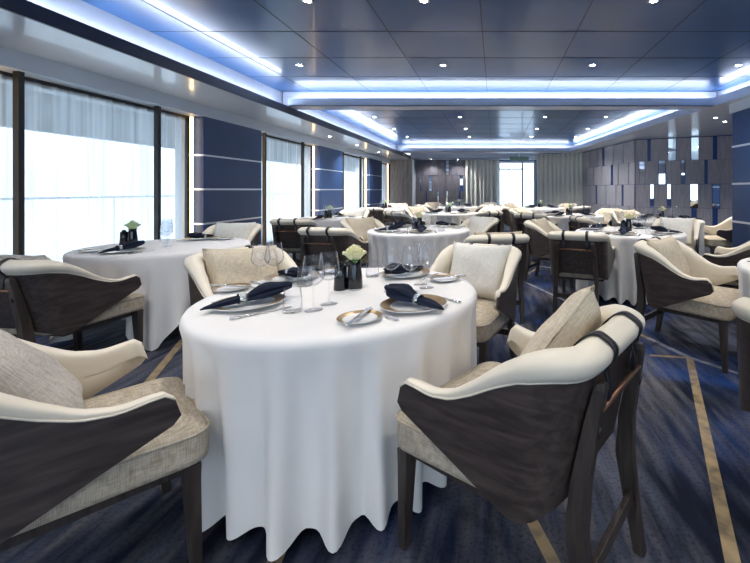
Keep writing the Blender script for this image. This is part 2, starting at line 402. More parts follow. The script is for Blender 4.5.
# back wall
def ray_to_line(px, p0, p1):
    a = (px-495)/400.0; x0, y0 = p0; x1, y1 = p1
    t = (a*y0-x0)/((x1-x0)-a*(y1-y0)); return t
wb = MB().box(-4.24, -3.05, YB, YB+.15, 0, ZS+.1).box(-3.05, .12, YB, YB+.15, 0, ZS+.1).box(.12, 1.55, YB, YB+.15, 2.33, ZS+.2).box(1.55, 5.6, YB, YB+.15, 0, 2.9)
structure(wb.obj('wall_back', M['blueback']))
def panel_wall(name, p0, p1, z0, joints, ztop, inserts, mwood, side, pw=.45, gap=.012, thick=.03):
    """wood boards on a lacquered backing, a row between each pair of joints; inserts = {row: [(t0,t1,kind)]}"""
    d = Vector((p1[0]-p0[0], p1[1]-p0[1])); ln = d.length; d.normalize(); n = Vector((-d.y, d.x))*side
    zs = [z0]+joints+[ztop]
    boards = MB(); mir = []
    def board(b, a0, a1, za, zb, th0, th1, mi=0):
        pts = [Vector(p0)+d*a0+n*th0, Vector(p0)+d*a1+n*th0, Vector(p0)+d*a1+n*th1, Vector(p0)+d*a0+n*th1]
        quad_prism(b, [(q.x, q.y) for q in pts], za, zb, mi)
    for r in range(len(zs)-1):
        za, zb = zs[r]+.004, zs[r+1]-.004
        ins = sorted(inserts.get(r, [])); cur = 0
        spans = []
        for t0, t1, k in ins:
            spans.append((cur, t0*ln)); cur = t1*ln
            if k == 'mirror': mir.append((t0*ln, t1*ln, za, zb))
            if k == 'half': mir.append((t0*ln, t1*ln, za+(zb-za)*.38, zb))
        spans.append((cur, ln))
        for s0, s1 in spans:
            if s1-s0 < .02: continue
            k = max(1, round((s1-s0)/pw)); ww = (s1-s0)/k
            for j in range(k):
                board(boards, s0+j*ww+gap/2, s0+(j+1)*ww-gap/2, za, zb, 0, thick+(.012 if (j+r) % 2 else 0))
    o = boards.obj(name, mwood); structure(o)
    for a0, a1, za, zb in mir:
        b = MB(); board(b, a0+.008, a1-.008, za, zb, .002, .018); b.obj('mirror', M['mirror'], o)
    return o
# right-hand panelled walls: backing and boards
A0, A1, A2 = (2.98, 13.45), (3.52, 10.0), (5.45, 9.15)
bk = quad_prism(MB(), [A0, A1, A2, (5.6, 9.15), (5.6, 13.6), (2.98, 13.6)], 0, ZD)
structure(bk.obj('wall_right', M['blueback']))
J = [.24, .81, 1.38, 1.95]
def T(px): return ray_to_line(px, A1, A2)
def ins(*l): return [(T(p-w_/2.), T(p+w_/2.), k) for p, w_, k in l]
panel_wall('trim_panelling_right', A1, A2, .02, J, ZD-.02, {
    4: ins((649, 3, 'blue'), (672, 8, 'mirror'), (695, 8, 'mirror'), (715, 4, 'blue')),
    3: ins((642, 6, 'mirror'), (662, 7, 'mirror'), (683, 4, 'half'), (706, 3, 'blue')),
    2: ins((652, 4, 'half'), (669, 4, 'half'), (694, 8, 'mirror'), (716, 8, 'mirror')),
    1: ins((694, 5, 'blue'), (715, 5, 'blue'))}, M['greywood'], -1, .42)
panel_wall('trim_panelling_side', A0, A1, .02, J, ZD-.02, {4: [(.45, .49, 'blue')], 3: [(.62, .66, 'blue')], 2: [(.3, .34, 'blue'), (.8, .83, 'blue')]}, M['greywood'], -1, .30)
# back-left panelling
B0, B1 = (-3.05, YB-.02), (-1.1, YB-.02)
def T2(px): return ray_to_line(px, B0, B1)
panel_wall('trim_panelling_back', B0, B1, .02, [.6, 1.2, 1.8], ZS-.02, {
    3: [(T2(446), T2(449), 'mirror')],
    2: [(T2(420), T2(421.2), 'half'), (T2(429), T2(432), 'mirror'), (T2(460), T2(463), 'half')],
    1: [(T2(426), T2(427), 'blue'), (T2(437), T2(439), 'mirror'), (T2(446), T2(448), 'mirror'), (T2(459), T2(460.5), 'blue')]}, M['darkwood'], -1, .30)
tw = MB()
for k in range(5): tw.box(-3.94+k*.165, -3.94+k*.165+.158, YB-.35, YB, .02, ZS-.01)
structure(tw.obj('trim_taupe', M['tanwood']))
structure(MB().box(-3.11, -3.05, YB-.38, YB, 0, ZS).obj('trim_edge', M['stripe']))
# glazed doors to the outer deck
df = MB()
for x in (.15, 1.06, 1.52): df.box(x-.035, x+.035, YB-.02, YB+.08, 0, 2.33)
df.box(.15, 1.52, YB-.02, YB+.08, 2.28, 2.36).box(.15, 1.06, YB-.02, YB+.08, 2.02, 2.07).box(.15, 1.52, YB-.02, YB+.08, 0, .12)
df.box(.52, .55, YB-.01, YB+.04, .1, 2.02)
do = structure(df.obj('door_1', M['cornice']))
MB().box(.17, 1.5, YB+.03, YB+.038, .1, 2.3).obj('pane', M['pane'], do)
MB().tube([(.60, YB-.06, .9), (.60, YB-.06, 1.25)], .012).obj('door_handle', M['steel'], do)
structure(MB().box(-8, 8, YB+.15, YB+6, -.25, -.12).obj('trim_aft_deck', M['deck']))
e = empty('exit_sign'); MB().box(-.33, .33, -.03, .03, 0, .13).obj('sign_panel', M['signgreen'], e, bevel=.004)
MB().box(-.02, .02, -.015, .015, .13, .484).obj('bracket', M['chrome'], e)
e.location = (.84, 13.9, ZD-.235); tag(e, 'small green exit sign hanging above the glazed door', 'sign')
# heavy drapes
def drape(p0, p1, z0, z1, label, seed):
    rnd = random.Random(seed); d = Vector((p1[0]-p0[0], p1[1]-p0[1])); ln = d.length; d.normalize(); n = Vector((-d.y, d.x))
    k = int(ln*70); vs = []; fs = []; nz = 8; ph = [rnd.uniform(0, 6) for _ in range(3)]
    for i in range(k+1):
        u = ln*i/k
        for q in range(nz+1):
            v = q/nz; z = z0+(z1-z0)*v
            am = .055*(1-.25*v)
            off = am*(sin(u*40+ph[0]+.5*sin(u*9))+.4*sin(u*21+ph[1]+v))
            p = Vector(p0)+d*(u+.02*sin(u*33+v*2)*(1-v))+n*off
            vs.append((p.x, p.y, z))
    for i in range(k):
        for q in range(nz): a = i*(nz+1)+q; fs.append((a, a+nz+1, a+nz+2, a+1))
    o = MB().add(vs, fs, True).obj('drape', M['drape'])
    md = o.modifiers.new('thickness', 'SOLIDIFY'); md.thickness = .006
    return tag(o, label, 'curtain')
drape((-1.12, YB-.16), (.15, YB-.16), .03, ZS-.01, 'long sage beige drape left of the glazed door', 3)
drape((1.46, 14.25), (3.0, 13.52), .03, ZD-.005, 'long sage beige drape right of the glazed door', 4)
# right pillar with stripes and near right wall, front wall behind camera
rp = MB().box(3.50, 4.1, 4.4, 5.9, 0, 2.37)
rpo = trim(rp, M['navy'])
for z in (.24, .78, 1.33, 1.874): MB().box(3.494, 4.1, 4.394, 5.906, z-.014, z+.014).obj('stripe', M['stripe'], rpo)
trim(MB().box(3.47, 4.1, 4.35, 5.93, 2.37, ZD), M['cornice'])
structure(quad_prism(MB(), [(5.45, 9.2), (5.6, 9.2), (5.6, Y0), (5.45, Y0)], 0, 2.9).obj('wall_right_near', M['navy']))
structure(MB().box(-4.34, 5.6, Y0-.1, Y0, 0, .35).box(-4.34, 5.6, Y0-.1, Y0, 2.25, 2.9).box(-4.34, -3.3, Y0-.1, Y0, .35, 2.25).box(4.5, 5.6, Y0-.1, Y0, .35, 2.25).obj('wall_front', M['greywood']))
fw = MB()
for x in (-3.3, -1.7, -.1, 1.5, 3.1, 4.5): fw.box(x-.05, x+.05, Y0-.08, Y0-.01, .35, 2.25)
fw.box(-3.3, 4.5, Y0-.08, Y0-.01, 2.2, 2.26).box(-3.3, 4.5, Y0-.08, Y0-.01, .34, .40)
fwo = structure(fw.obj('window_7', M['mull']))
MB().box(-3.3, 4.5, Y0-.05, Y0-.045, .36, 2.24).obj('pane', M['pane'], fwo)
structure(MB().box(-4.20, -4.185, Y0, YB, 0, .1).obj('baseboard_left', M['mull']))

# downlights
def b_spot():
    e = empty('downlight')
    MB().lathe([(.028, -.002), (.046, -.004), (.048, 0), (.030, .0)], 20).obj('ring', M['chrome'], e)
    MB().lathe([(.0, -.0015), (.028, -.0025)], 16).obj('lens', M['spot'], e)
    return e
SP = []
for x in (-2.37, -.63, 1.18, 2.95):
    for yy, rw in ((4.85, 'front row'), ): SP.append((x, yy, ZC, 'near ceiling coffer, row closest to the cross beam'))
for x in (-1.5, -.57, 1.27, 3.0): SP.append((x, 3.2, ZC, 'near ceiling coffer, row almost overhead'))
for yy, wh in ((1.5, 'added row over the camera'), (-.3, 'first added row behind the camera'), (-2.1, 'second added row behind the camera')):
    for x in (-2.3, -.6, 1.2, 2.9): SP.append((x, yy, ZC, 'near ceiling coffer, '+wh))  # rows out of view, added for the light they give the near room
for yy, rn in ((8.3, 'first'), (9.9, 'second'), (11.4, 'third')):
    for x in (-2.5, -.73, 1.04, 2.3): SP.append((x, yy, ZC, 'further ceiling coffer, %s row beyond the beam' % rn))
for yy in (8.6, 10.3, 12.2): SP.append((-3.55, yy, ZS, 'left soffit above the striped pillars'))
for x, yy in ((3.86, 7.0), (4.24, 7.38)): SP.append((x, yy, ZD, 'grey soffit beside the right blue pillar'))
for x in (-2.4, -1.4): SP.append((x, 15.0, ZS, 'low soffit in front of the dark back wall'))
for x, yy, z, where in SP:
    xs = sorted(q[0] for q in SP if q[3] == where); rank = xs.index(x)
    words = ['leftmost', 'second from left', 'third from left', 'rightmost'] if len(xs) == 4 else ['left', 'right'] if len(xs) == 2 else None
    lab = ('%s round downlight in the %s' % (words[rank], where)) if words else 'round downlight in the %s, %s' % (where, {8.6: 'nearest', 10.3: 'middle', 12.2: 'farthest'}.get(yy, 'one of several'))
    place('spot', b_spot, (x, yy, z-.001), 0, lab, 'ceiling light', 'recessed downlights')
    l = bpy.data.lights.new('downlight_lamp', 'SPOT'); l.energy = SPOT_W*(.6 if yy < 4 else 1.0 if yy < 6 else 1.45); l.spot_size = R(128); l.spot_blend = .8; l.color = (1, .95, .89); l.shadow_soft_size = .05
    o = bpy.data.objects.new('downlight_lamp', l); C.objects.link(o); o.location = (x, yy, z-.02)

# ------------------------------------------------------------------ chair
def ip(y, tab):
    ys = [t[0] for t in tab][::-1]; vs = [t[1] for t in tab][::-1]
    return float(np.interp(y, ys, vs))
SHT = [(.24, .604), (.228, .622), (.17, .617), (.10, .605), (.03, .615), (-.04, .650), (-.10, .690), (-.16, .722), (-.23, .742), (-.4, .745)]
SHB = [(.24, .552), (.228, .534), (-.13, .362), (-.17, .345), (-.20, .340), (-.24, .350), (-.28, .375), (-.31, .40), (-.4, .42)]
UPT = [(.24, .614), (.228, .636), (.17, .631), (.10, .622), (.03, .642), (-.04, .695), (-.10, .752), (-.16, .796), (-.22, .820), (-.4, .836)]
THK = [(.24, .022), (.17, .035), (.03, .045), (-.10, .060), (-.24, .075), (-.4, .080)]
def u_path():
    P = []
    for k in range(17):                # right side front to back
        y = .24-.40*k/16; P.append((.330-.035*k/16, y, 1, .05, y))
    for k in range(1, 8):
        a = k/8*pi/2; P.append((.155+.14*cos(a), -.16-.14*sin(a), cos(a), -sin(a), -.16-.14*sin(a)))
    for k in range(5): P.append((.155-.155*k/4, -.30, 0, -1, -.33))
    Q = [(-x, y, -nx, ny, yy) for x, y, nx, ny, yy in P[:-1]][::-1]
    return P+Q
def lean(x, y, z, yy):
    wgt = min(1, max(0, (.22-yy)/.5))**1.5
    tip = max(0, (yy-.14)/.1)
    return (x*(1+.06*max(0, z-.45)*wgt), y-.21*max(0, z-.38)*wgt-.28*tip*max(0, z-.53), z)
def b_chair():
    e = empty('armchair')
    P = u_path()
    # plywood shell
    rings = []
    for x, y, nx, ny, yy in P:
        zt, zb = ip(yy, SHT), ip(yy, SHB); r = []
        th = .014
        zs = [zb, zb+(zt-zb)*.25, zb+(zt-zb)*.5, zb+(zt-zb)*.75, zt]
        for z in zs: r.append(lean(x, y, z, yy))
        for z in zs[::-1]: r.append(lean(x-nx*th, y-ny*th, z, yy))
        rings.append(r)
    MB().loft(rings, True).obj('veneer_shell', M['veneer'], e).modifiers.new('edge', 'EDGE_SPLIT').split_angle = R(50)
    # cream upholstery with rolled top
    rings = []
    for x, y, nx, ny, yy in P:
        zt, zb, zu, t = ip(yy, SHT), max(ip(yy, SHB)+.004, .40), ip(yy, UPT), ip(yy, THK)
        bw = min(1, max(0, (.0-yy)/.3)); o = .022*bw; h = zu-zt
        ctl = [(-.0145, zb), (-.0145, zt-.01), (-.002+o*.2, zt+.002), (o, zt+h*.30), (o*.9, zt+h*.68), (-t*.22, zu-h*.04), (-t*.55, zu), (-t*.9-.004, zu-h*.2-.004), (-t-.012*bw-.006, zu-h*.55-.02), (-t-.006, zt-.06), (-t-.005, (zt+zb)/2), (-t-.004, zb)]
        r = []
        n = len(ctl)
        for k in range(n):
            if k < 2 or k >= n-1:
                r.append(ctl[k]); continue
            p0, p1, p2, p3 = ctl[k-1], ctl[k], ctl[(k+1) % n], ctl[(k+2) % n]
            for q in range(3 if k < n-2 else 1):
                s = q/3.
                r.append(tuple(.5*((2*p1[i])+(-p0[i]+p2[i])*s+(2*p0[i]-5*p1[i]+4*p2[i]-p3[i])*s*s+(-p0[i]+3*p1[i]-3*p2[i]+p3[i])*s**3) for i in (0, 1)))
        rings.append([lean(x+nx*a, y+ny*a, z, yy) for a, z in r])
    up = MB().loft(rings, True).obj('upholstery', M['cream'], e)
    # seam piping along the shell edge of the roll
    pts = []
    for x, y, nx, ny, yy in P:
        zt = ip(yy, SHT); pts.append(lean(x+nx*.001, y+ny*.001, zt+.003, yy))
    MB().tube(pts, .0035, 6).obj('piping', M['cream'], up)
    # seat cushion
    def rrect(hw, hf, hb, rad, n=6):
        pts = []
        for cx, cy, a0 in ((hw-rad, hf-rad, 0), (-hw+rad, hf-rad, 90), (-hw+rad+.02, hb+rad, 180), (hw-rad-.02, hb+rad, 270)):
            for k in range(n+1): a = R(a0+90*k/n); pts.append((cx+rad*cos(a), cy+rad*sin(a)))
        return pts
    rings = []
    for ins_, z in ((.012, .352), (.002, .358), (0, .375), (0, .44), (.004, .455), (.014, .464), (.05, .473), (.11, .480), (.18, .484)):
        rings.append([(x, y, z) for x, y in rrect(.285-ins_, .325-ins_, -.27+ins_, max(.02, .06-ins_*.2))])
    so = MB().loft(rings, True).obj('seat', M['linen'], e)
    MB().tube([(x, y, .452) for x, y in rrect(.285, .325, -.26, .06)], .0045, 6, closedpath=True).obj('piping', M['linen'], so)
    MB().box(-.25, .25, -.19, .29, .32, .353).obj('apron', M['legwood'], e, bevel=.004)
    for s in (-1, 1):
        rg = []
        for z, hw, y in ((.352, .024, .272), (.30, .023, .272), (0, .015, .285)):
            rg.append([(s*.255+a*hw, y+b*hw, z) for a, b in ((-1, -1), (1, -1), (1, 1), (-1, 1))])
        MB().loft(rg, False).obj('leg', M['legwood'], e, bevel=.003)
        rg = []
        for z, x, y, hx, hy in ((.0, .205, -.385, .016, .018), (.18, .205, -.355, .018, .024), (.33, .20, -.336, .020, .030), (.46, .190, -.345, .020, .025), (.62, .178, -.373, .019, .021), (.715, .170, -.392, .018, .016), (.73, .169, -.394, .013, .010)):
            rg.append([(s*x+a*hx, y+b*hy, z) for a, b in ((-1, -1), (1, -1), (1, 1), (-1, 1))])
        lo = MB().loft(rg, False).obj('leg', M['legwood'], e, bevel=.003)
        MB().lathe([(0, .006), (.011, .006), (.011, 0)], 12).obj('plug', M['strap'], lo)
        k = lo.children[0] if lo.children else None
        if k: k.location = (s*.181, -.372-.018, .60); k.rotation_euler = (pi/2+.2, 0, 0); k.scale = (.7, 1.5, 1)
        t, o, zt, zu = .08, .022, .745, .836; h = zu-zt
        ctl = [(.034, .60), (.034, .655), (.028, .70), (o*.3+.004, zt), (o+.002, zt+h*.30), (o*.9+.002, zt+h*.68), (-t*.22, zu-h*.04), (-t*.55, zu), (-t*.9-.004, zu-h*.2-.004), (-t-.012-.006, zu-h*.55-.02), (-t-.006, zt-.06), (-t-.006, zt-.09)]
        cc = []
        for k in range(1, len(ctl)-2):
            p0, p1, p2, p3 = ctl[k-1:k+3]
            for q in range(4):
                u = q/4.; cc.append(tuple(.5*((2*p1[i])+(-p0[i]+p2[i])*u+(2*p0[i]-5*p1[i]+4*p2[i]-p3[i])*u*u+(-p0[i]+3*p1[i]-3*p2[i]+p3[i])*u**3) for i in (0, 1)))
        rg = []
        for k in range(len(cc)):
            a = cc[max(0, k-1)]; b = cc[min(len(cc)-1, k+1)]; dx, dz = b[0]-a[0], b[1]-a[1]; dl = sqrt(dx*dx+dz*dz) or 1
            nx_, nz_ = dz/dl, -dx/dl
            ring = []
            for w_, off in ((-1, -.002), (1, -.002), (1, .0035), (-1, .0035)):
                ox, oz = cc[k][0]+nx_*off, cc[k][1]+nz_*off
                q = lean(0, -.30-ox, oz, -.33); ring.append((s*.115+w_*.0135, q[1], q[2]))
            rg.append(ring)
        MB().loft(rg, True).obj('strap', M['strap'], e)
    MB().tube([(-.17, -.392, .655), (.17, -.392, .655)], .0085, 10).obj('crossbar', M['copper'], e)
    MB().box(-.19, .19, -.366, -.346, .165, .21).obj('stretcher', M['legwood'], e, bevel=.003)
    for s in (-1, 1):
        MB().loft([[(s*.247+a*.009, y, z) for a, z in ((-1, zz), (1, zz), (1, zz+.03), (-1, zz+.03))] for y, zz in ((.27, .25), (-.40, .20))], False).obj('side_rail', M['legwood'], e) if False else None
    return e
def b_pillow(m, wd=.47, ht=.40, th=.075):
    def f():
        e = None
        n = 18; vs = []; fs = []
        for sgn in (1, -1):
            for i in range(n+1):
                for j in range(n+1):
                    u = -1+2*i/n; v = -1+2*j/n
                    pinch = 1-.10*(1-abs(u)**2)*abs(v)**3*.9; pin2 = 1-.10*(1-abs(v)**2)*abs(u)**3*.9
                    x = u*wd/2*pin2; z = v*ht/2*pinch
                    t = th*((1-u**4)*(1-v**4))**.55*(1+.06*sin(5*u+2*v)+.05*sin(7*v-3*u))
                    vs.append((x, -sgn*t, z+ht/2))
            o = (n+1)**2*(0 if sgn == 1 else 1)
            for i in range(n):
                for j in range(n):
                    a = o+i*(n+1)+j; q = (a, a+n+1, a+n+2, a+1); fs.append(q if sgn == 1 else q[::-1])
        mb = MB().add(vs, fs, True)
        o = mb.obj('pillow', m)
        bm = bmesh.new(); bm.from_mesh(o.data); bmesh.ops.remove_doubles(bm, verts=bm.verts, dist=.0005); bm.to_mesh(o.data); bm.free()
        pts = []
        for k in range(4*n):
            q, i = divmod(k, n); s = -1+2*i/n
            u, v = ((s, -1), (1, s), (-s, 1), (-1, -s))[q]
            pin = 1-.09*(1-abs(u)**2)*abs(v)**3; pin2 = 1-.09*(1-abs(v)**2)*abs(u)**3
            pts.append((u*wd/2*pin2, 0, v*ht/2*pin+ht/2))
        MB().tube(pts, .004, 5, closedpath=True).obj('piping', m, o)
        return o
    return f
BP = {'A': b_pillow(M['pillowA']), 'B': b_pillow(M['pillowB']), 'C': b_pillow(M['pillowC'])}
PN = {'A': 'sand beige', 'B': 'pale cream', 'C': 'grey beige'}
def chair(x, y, ang, label, pil='A', roll=0, slide=0, plabel=None, grp='dining armchairs', lift=0, base=-.12, tilt=23):
    rz = R(ang-90)
    place('chair', b_chair, (x, y, 0), rz, label, 'chair', grp)
    if pil:
        f = Vector((cos(R(ang)), sin(R(ang)))); l = Vector((-f.y, f.x))
        p = Vector((x, y))+f*base+l*slide
        o = place('pillow'+pil, BP[pil], (p.x, p.y, .478+lift), 0, plabel or ('%s cushion in the %s' % (PN[pil], label.replace('armchair', 'chair'))), 'cushion', 'chair cushions')
        from mathutils import Matrix
        mt = Matrix.Rotation(rz, 4, 'Z') @ Matrix.Rotation(R(tilt), 4, 'X') @ Matrix.Rotation(R(roll), 4, 'Y')
        o.rotation_euler = mt.to_euler()

# ------------------------------------------------------------------ tables and cloths
def b_table():
    e = empty('round_table')
    MB().lathe([(0, .735), (.61, .735), (.625, .728), (.625, .712), (.61, .706), (0, .706)], 48).obj('tabletop', M['darkwood'], e)
    MB().lathe([(0, .706), (.05, .706), (.045, .05), (.05, .03), (.27, .018), (.28, .0), (0, 0)], 32).obj('pedestal', M['legwood'], e)
    return e
def cloth_round(seed):
    def f():
        rnd = random.Random(seed); n = 320
        p1, p2, p3 = [rnd.uniform(0, 6.28) for _ in range(3)]
        def fold(th, sv=1.0):
            ph = 24*th+.7*sin(3*th+p1)+.5*sin(5*th+p2)+.5*(1-sv)*sin(4*th+p3)
            m = .78+.25*sin(7*th+p2)*sin(2*th+p3)
            return m*(.5+.5*cos(ph))**1.35+.16*(1-.5*sv)*(.5+.5*cos(43*th+2*sin(6*th+p1)))
        prof = [(0, 0), (.3, 0), (.5, 0), (.58, 0), (.615, -.001), (.630, -.006), (.638, -.018), (.641, -.035)]
        rings = []
        for r, z in prof: rings.append([(r*cos(2*pi*j/n), r*sin(2*pi*j/n), .742+z) for j in range(n)])
        for q in range(1, 17):
            s = q/16; ring = []; F = [fold(2*pi*j/n, s) for j in range(n)]
            for j in range(n):
                th = 2*pi*j/n
                r = .641-.088*s**.5+.088*(s**.6)*F[j]
                zb = .060-.042*sin(min(1, F[j])*pi/2); z = .707-(.707-zb)*s
                t2 = th+.02*s*sin(th*5+seed)
                ring.append((r*cos(t2), r*sin(t2), z))
            rings.append(ring)
        vs = [v for r in rings for v in r]
        o = MB().loft(rings, True, False).obj('tablecloth', M['cloth'])
        return o
    return f
def cloth_square():
    n = 240; a_ = .975; rings = []
    for r, z in [(0, 0), (.3, 0), (.5, 0), (.58, 0), (.615, -.001), (.630, -.006), (.638, -.018), (.641, -.035)]:
        rings.append([(r*cos(2*pi*j/n), r*sin(2*pi*j/n), .742+z) for j in range(n)])
    for q in range(1, 17):
        s = q/16; ring = []
        for j in range(n):
            th = 2*pi*j/n; c, d = abs(cos(th)), abs(sin(th))
            L_ = min(.70, a_/max(c, d)-.62); cn = (min(c, d)/max(c, d))**6
            r = .641+.075*s*sin(th*19+sin(th*5))*(.3+s)*.8+.10*s*cn-.03*s
            ring.append((r*cos(th), r*sin(th), .707-L_*s))
        rings.append(ring)
    return MB().loft(rings, True, False).obj('tablecloth', M['cloth'])
TB = {}
def table(key, x, y, desc, rot=0, sq=False, seed=1):
    TB[key] = (x, y, desc)
    place('table', b_table, (x, y, 0), 0, 'round pedestal table under the white cloth of the %s' % desc, 'table', 'round dining tables')
    k = 'clothsq' if sq else 'cloth%d' % seed
    o = place(k, cloth_square if sq else cloth_round(seed), (x, y, 0), R(rot), 'white %s draped over the %s' % ('square cloth with hanging corners' if sq else 'floor-length cloth', desc), 'tablecloth', 'white tablecloths')

# ------------------------------------------------------------------ tableware
ZT = .7425
def b_plate():
    e = MB().lathe([(0, 0), (.07, 0), (.085, .004), (.130, .014), (.140, .017), (.1405, .0195), (.138, .020)], 40)
    e.lathe([(.138, .020), (.128, .0185), (.098, .0115)], 40, 1)
    e.lathe([(.098, .0115), (.090, .0075), (.05, .0055), (0, .0055)], 40, 0)
    return e.obj('dinner_plate', [M['china'], M['gold']])
def b_side():
    e = MB().lathe([(0, 0), (.045, 0), (.055, .004), (.078, .012), (.084, .015), (.083, .0165)], 36)
    e.lathe([(.083, .0165), (.070, .0125), (.064, .010)], 36, 1)
    e.lathe([(.064, .010), (.052, .0065), (0, .0055)], 36, 0)
    return e.obj('side_plate', [M['china'], M['gold']])
def b_napkin():
    st = [(-.175, .004, .004), (-.16, .012, .010), (-.12, .024, .018), (-.08, .030, .024), (-.045, .024, .028), (-.02, .019, .030), (0, .022, .032), (.02, .036, .042), (.045, .050, .054), (.075, .058, .056), (.105, .056, .048), (.13, .046, .040), (.155, .028, .034), (.17, .008, .030)]
    rings = []; n = 40
    for i, (x, hw, h) in enumerate(st):
        r = []
        for j in range(n):
            a = 2*pi*j/n; k = 1+.20*cos(5*a+i*.22)+.09*cos(11*a-i*.3)
            yy = hw*cos(a)*k; zz = h*.5+h*.5*sin(a)*(k if sin(a) > 0 else 1)
            r.append((x+.012*sin(a*3)*(1 if x > 0 else .2), yy, max(0, zz)+(max(0, x-.06)*.22)))
        rings.append(r)
    return MB().loft(rings, True).obj('napkin', M['navycloth'])
def b_ring():
    return MB().lathe([(.0215, -.014), (.0235, -.014), (.0238, 0), (.0235, .014), (.0215, .014), (.0212, 0), (.0215, -.014)], 28).obj('napkin_ring', M['steel'])
def b_knife():
    e = empty('table_knife')
    rg = [[(x, yc+a*hw, .001+b) for a, b in ((-1, 0), (1, 0), (1, t), (-1, t))] for x, yc, hw, t in ((-.01, 0, .006, .006), (.04, 0, .009, .003), (.09, .001, .0095, .002), (.112, .003, .004, .0015))]
    MB().loft(rg, False).obj('blade', M['steel'], e)
    rg = [[(x, a*hw, .001+b*t) for a, b in ((-1, .2), (-.6, 0), (.6, 0), (1, .2), (1, .8), (.6, 1), (-.6, 1), (-1, .8))] for x, hw, t in ((-.115, .006, .006), (-.11, .008, .008), (-.06, .0065, .007), (-.01, .005, .006))]
    MB().loft(rg, True).obj('handle', M['steel'], e)
    return e
def b_fork():
    e = empty('table_fork')
    rg = [[(x, a*hw, z+b*.002) for a, b in ((-1, 0), (1, 0), (1, 1), (-1, 1))] for x, hw, z in ((-.1, .008, .001), (-.08, .008, .002), (0, .003, .006), (.045, .004, .007), (.06, .012, .004))]
    MB().loft(rg, False).obj('handle', M['steel'], e)
    t = MB()
    for k in range(4):
        y0 = -.0095+k*.0063
        t.loft([[(x, y0+a*.0018, z+b*.0018) for a, b in ((-1, 0), (1, 0), (1, 1), (-1, 1))] for x, z in ((.058, .004), (.085, .005), (.105, .010))], False)
    t.obj('tines', M['steel'], e)
    return e
def b_wine():
    e = empty('wine_glass')
    MB().lathe([(.003, .102), (.018, .107), (.036, .122), (.0445, .140), (.0448, .150), (.040, .178), (.0335, .226), (.033, .2265), (.0325, .226), (.039, .178), (.0435, .150), (.0432, .140), (.035, .124), (.017, .109), (0, .1045)], 28).obj('bowl', M['glass'], e)
    MB().lathe([(.010, .0045), (.0042, .012), (.0034, .06), (.0036, .10), (.0065, .1065)], 14).obj('stem', M['glass'], e)
    MB().lathe([(.0, .0), (.036, 0), (.0365, .0012), (.02, .003), (.010, .0045)], 28).obj('foot', M['glass'], e)
    return e
def b_wine_far():
    return MB().lathe([(.036, 0), (.036, .0015), (.01, .005), (.004, .012), (.0035, .10), (.018, .107), (.036, .122), (.0448, .147), (.040, .178), (.0335, .226), (.0325, .226), (.039, .178), (.0433, .148), (.035, .124), (.016, .109), (0, .105)], 16).obj('wine_glass', M['glass'])
def b_tumbler():
    return MB().lathe([(0, .001), (.036, 0), (.0375, .004), (.036, .05), (.031, .095), (.0303, .0955), (.0298, .095), (.0345, .05), (.0355, .010), (0, .008)], 28).obj('tumbler', M['glass'])
def b_vase():
    e = empty('flower_vase')
    MB().lathe([(0, .006), (.036, .006), (.038, .012), (.036, .06), (.030, .12), (.028, .148), (.025, .148), (.027, .12), (.030, .03), (0, .025)], 28).obj('vase_body', M['black'], e)
    MB().lathe([(0, 0), (.036, 0), (.0375, .003), (.0365, .007), (0, .007)], 28).obj('metal_base_ring', M['steel'], e)
    return e
def b_cruet():
    e = empty('salt_mill')
    MB().lathe([(0, 0), (.032, 0), (.034, .004), (.030, .07), (.0285, .118), (.026, .122), (0, .122)], 24).obj('mill_body', M['black'], e)
    MB().lathe([(.0, .138), (.012, .137), (.017, .130), (.016, .122), (0, .122)], 20).obj('mill_cap', M['black'], e)
    return e
def b_rose(m):
    def f():
        e = empty('rose'); rnd = random.Random(5)
        for ly, (cnt, rad, ht, open_) in enumerate([(3, .016, .064, .1), (4, .027, .062, .3), (5, .039, .056, .5), (6, .052, .048, .8)]):
            mb = MB()
            for k in range(cnt):
                a0 = 2*pi*k/cnt+ly*.7+rnd.uniform(-.1, .1); vs = []; fs = []; n = 6
                for i in range(n+1):
                    for j in range(n+1):
                        u = -1+2*i/n; v = j/n
                        aw = a0+u*(pi/cnt)*1.5*(sin(min(1, v*1.3)*pi/2))**.6*(1-.25*v*abs(u))
                        r = rad*(.25+.75*v**.6)*(1+.18*open_*max(0, v-.7)*3); z = ht*(v-.12*open_*max(0, v-.75)*4-.25*abs(u)**2*v)+.002*sin(8*u+k)
                        vs.append((r*cos(aw), r*sin(aw), z-.005*ly))
                for i in range(n):
                    for j in range(n): a = i*(n+1)+j; fs.append((a, a+n+1, a+n+2, a+1))
                mb.add(vs, fs, True)
            o = mb.obj('petals', m, e); md = o.modifiers.new('thickness', 'SOLIDIFY'); md.thickness = .0012
        MB().tube([(0, 0, -.12), (.004, 0, -.06), (0, 0, 0)], .003, 6).obj('stem', M['leaf'], e)
        lf = MB()
        for k in range(4):
            a = k*1.6+.3; rg = []
            for t, wd in ((0, .001), (.3, .012), (.6, .014), (1, .001)):
                r = .012+.034*t; z = -.012-.012*t*t
                rg.append([(r*cos(a)-wd*sin(a)*s, r*sin(a)+wd*cos(a)*s, z+.003*abs(s)) for s in (-1, 0, 1)])
            lf.loft(rg, True, False, False)
        lf.obj('leaves', M['leaf'], e)
        return e
    return f
bR, bG = b_rose(M['rose']), b_rose(M['rosegreen'])

